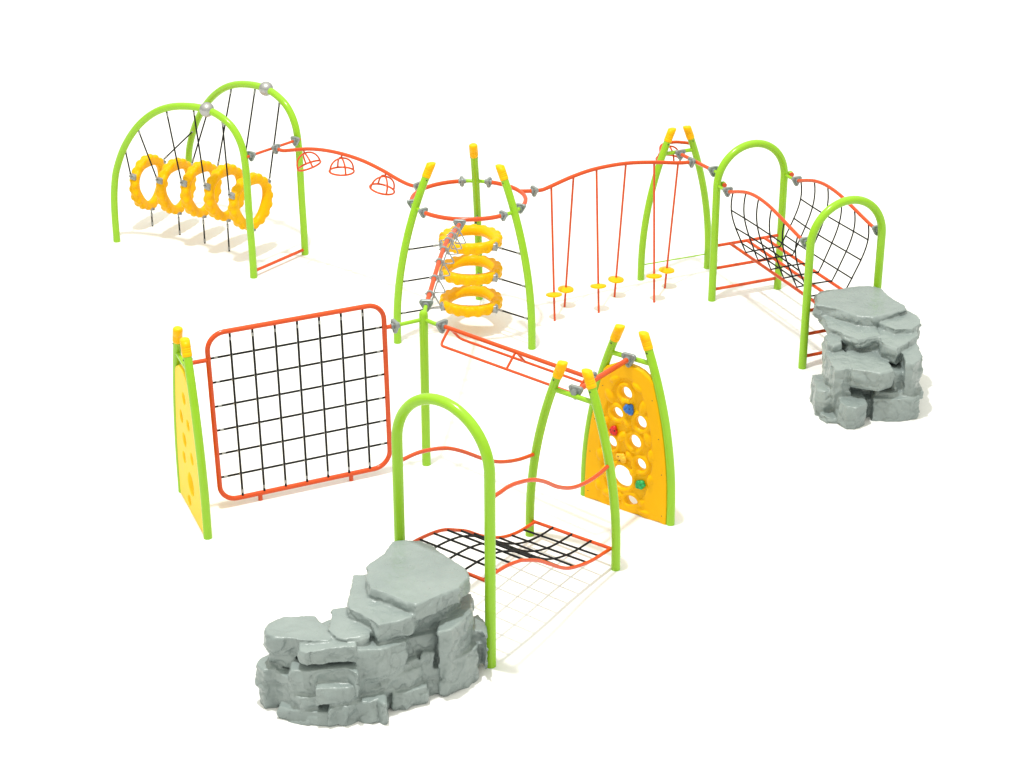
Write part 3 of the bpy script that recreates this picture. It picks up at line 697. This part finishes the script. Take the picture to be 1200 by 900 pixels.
def rock(name, label, blocks, cores, seed):
    r = random.Random(seed); bm = bmesh.new()
    def block(z0, z1, pts, jit=1.0):
        c = V((sum(p[0] for p in pts) / len(pts), sum(p[1] for p in pts) / len(pts)))
        P = []
        for i, p in enumerate(pts):
            q = V(pts[(i + 1) % len(pts)]); p = V(p); P.append(p)
            if (q - p).length > .22: P.append((p + q) / 2 + V((r.uniform(-.02, .02), r.uniform(-.02, .02))) * jit)
        h = z1 - z0; tx, ty = (r.uniform(-.03, .03) * jit, r.uniform(-.03, .03) * jit) if z1 < .95 else (0, 0)
        lev = [(z0, r.uniform(.90, .97), .02), (z0 + .18 * h, 1.0, .015), (z0 + .62 * h, 1.015, .02), (z1 - .022, 1.0, .008), (z1, .965, .008)]
        rings = []
        for z, k, j in lev:
            ring = []
            for p in P:
                d = (p - c); q = c + d * k + V((r.uniform(-j, j), r.uniform(-j, j))) * jit
                tz = (d.x * tx + d.y * ty) * 2.0 if z > z0 + .3 * h else 0
                ring.append(bm.verts.new((q.x, q.y, z + tz)))
            rings.append(ring)
        n = len(P)
        for a, b in zip(rings, rings[1:]):
            for k in range(n): bm.faces.new((a[k], a[(k + 1) % n], b[(k + 1) % n], b[k]))
        bm.faces.new(rings[0][::-1]); bm.faces.new(rings[-1])
    for z0, z1, pts in blocks: block(z0 - (.03 if z0 < .02 else 0), z1, pts)
    for z0, z1, pts in cores: block(z0 - .03, z1, pts, .6)
    bmesh.ops.recalc_face_normals(bm, faces=bm.faces)
    me = bpy.data.meshes.new('t'); bm.to_mesh(me); bm.free()
    ob = bpy.data.objects.new('tmp_rock', me); COL.objects.link(ob)
    md = ob.modifiers.new('r', 'REMESH'); md.mode = 'VOXEL'; md.voxel_size = .0115
    ms = ob.modifiers.new('s', 'SMOOTH'); ms.iterations = 1; ms.factor = .5
    dg = bpy.context.evaluated_depsgraph_get(); out = bpy.data.meshes.new_from_object(ob.evaluated_get(dg)); out.name = name
    bpy.data.objects.remove(ob)
    nor = [v.normal.copy() for v in out.vertices]
    for v, nn in zip(out.vertices, nor):
        p = v.co
        w1 = mnoise.noise(p * 2.3 + V((seed, 0, 0))); w2 = mnoise.noise(p * 6.5 + V((0, seed, 0)))
        lay = mnoise.noise(V((p.x * 1.6, p.y * 1.6, p.z * 13 + w1 * 2.0)))          # strata
        cr = mnoise.noise(p * 4.2 + V((w2, w1, 0)) * .5); crack = -max(0, 1 - abs(cr) * 16) * .011
        cell = mnoise.cell(V((p.x * 5 + w1 * 1.2, p.y * 5 + w2 * 1.2, p.z * 6 + w1))) * .010
        side = 1 - abs(nn.z)
        side = 1 - abs(nn.z); w3 = mnoise.noise(p * 15 + V((w1, 0, w2))); chip = abs(mnoise.noise(p * 8.5 + V((seed * 2, w1, 0)))) - .25
        v.co = p + nn * (.003 * w3 - .016 * chip * (.45 + .55 * side)) + nn * (.014 * w1 + .007 * w2 + .015 * lay * side + crack * (.35 + .65 * side) + cell * side)
    lo = V((sum(v.co.x for v in out.vertices) / len(out.vertices), sum(v.co.y for v in out.vertices) / len(out.vertices), 0))
    for v in out.vertices: v.co -= lo
    for p in out.polygons: p.use_smooth = True
    out.materials.clear(); out.materials.append(ROCK)
    o = bpy.data.objects.new(name, out); COL.objects.link(o); o.location = lo
    o['label'] = label; o['category'] = 'rock'; o['group'] = 'cast grey rocks'
    return o
rock('climbing_rock', 'big stepped grey rock in front, low ledge rising to a flat top', ROCK_F + [(.60, .89, [(-.97, 16.50), (-.80, 16.52), (-.64, 16.62), (-.56, 16.78), (-.60, 17.0), (-.95, 16.95)])],
     [(0, .64, [(-2.2, 16.34), (-1.9, 16.18), (-1.5, 16.18), (-1.1, 16.32), (-.75, 16.46), (-.5, 16.7), (-.9, 17.1), (-1.4, 17.0), (-2.1, 16.6)]),
      (0, .30, [(-2.2, 16.28), (-2.0, 16.06), (-1.6, 16.0), (-1.3, 16.04), (-1.1, 16.22), (-.8, 16.36), (-.5, 16.46), (-.4, 16.7), (-1.9, 16.7)]),
      (0, .44, [(-2.12, 16.12), (-1.9, 15.99), (-1.52, 15.97), (-1.2, 16.13), (-.9, 16.32), (-.9, 16.6), (-2.0, 16.5)]),
      (0, .92, [(-1.42, 16.8), (-1.4, 16.55), (-1.0, 16.45), (-.66, 16.6), (-.5, 16.85), (-.85, 17.3), (-1.15, 17.35)])], 11)
rock('climbing_rock', 'tall grey rock on the right, a single narrow stack with a flat overhanging top', ROCK_R,
     [(0, .88, [(4.15, 23.6), (4.3, 23.15), (4.7, 23.1), (5.05, 23.2), (5.1, 23.7), (4.9, 24.1), (4.3, 24.1)]),
      (0, .60, [(4.1, 23.2), (4.25, 22.75), (4.9, 22.75), (5.1, 22.95), (5.1, 23.6), (4.2, 23.7)]),
      (0, .25, [(3.95, 22.8), (4.1, 22.5), (4.4, 22.5), (4.55, 22.65), (5.05, 22.65), (5.1, 23.2), (4.1, 23.3)])], 23)

# ------------------------------------------------------------------ light, world, camera
ld_ = bpy.data.lights.new('studio_lamp', 'POINT'); ld_.energy = 30000; ld_.shadow_soft_size = 0.6; ld_.color = (1.0, 0.99, 0.97)
lo_ = bpy.data.objects.new('studio_lamp', ld_); COL.objects.link(lo_); lo_.location = (-3.4, 18.3, 31.0)
wd = bpy.data.worlds.new('World'); scn.world = wd; wd.use_nodes = True
nt = wd.node_tree; N = nt.nodes; L = nt.links; bg = N['Background']
tcw = N.new('ShaderNodeTexCoord'); sp = N.new('ShaderNodeSeparateXYZ'); L.new(tcw.outputs['Generated'], sp.inputs[0])
rp = N.new('ShaderNodeValToRGB'); L.new(sp.outputs['Z'], rp.inputs['Fac'])
rp.color_ramp.elements[0].position = 0.0; rp.color_ramp.elements[0].color = (0.30, 0.30, 0.30, 1)
rp.color_ramp.elements[1].position = 0.85; rp.color_ramp.elements[1].color = (1.0, 0.99, 0.865, 1)
L.new(rp.outputs['Color'], bg.inputs['Color']); bg.inputs['Strength'].default_value = 1.54

cd = bpy.data.cameras.new('camera'); co = bpy.data.objects.new('camera', cd); COL.objects.link(co); scn.camera = co
co.location = (0, 0, 11.0); co.rotation_euler = (math.radians(65), 0, 0)
cd.sensor_width = 36; cd.lens = 2330 / 1200 * 36; cd.clip_end = 2000; cd.clip_start = .1
vs = scn.view_settings; vs.view_transform = 'Standard'; vs.look = 'None'; vs.exposure = 0; vs.gamma = 1; vs.use_curve_mapping = False
scn.cycles.max_bounces = 8; scn.cycles.use_denoising = True
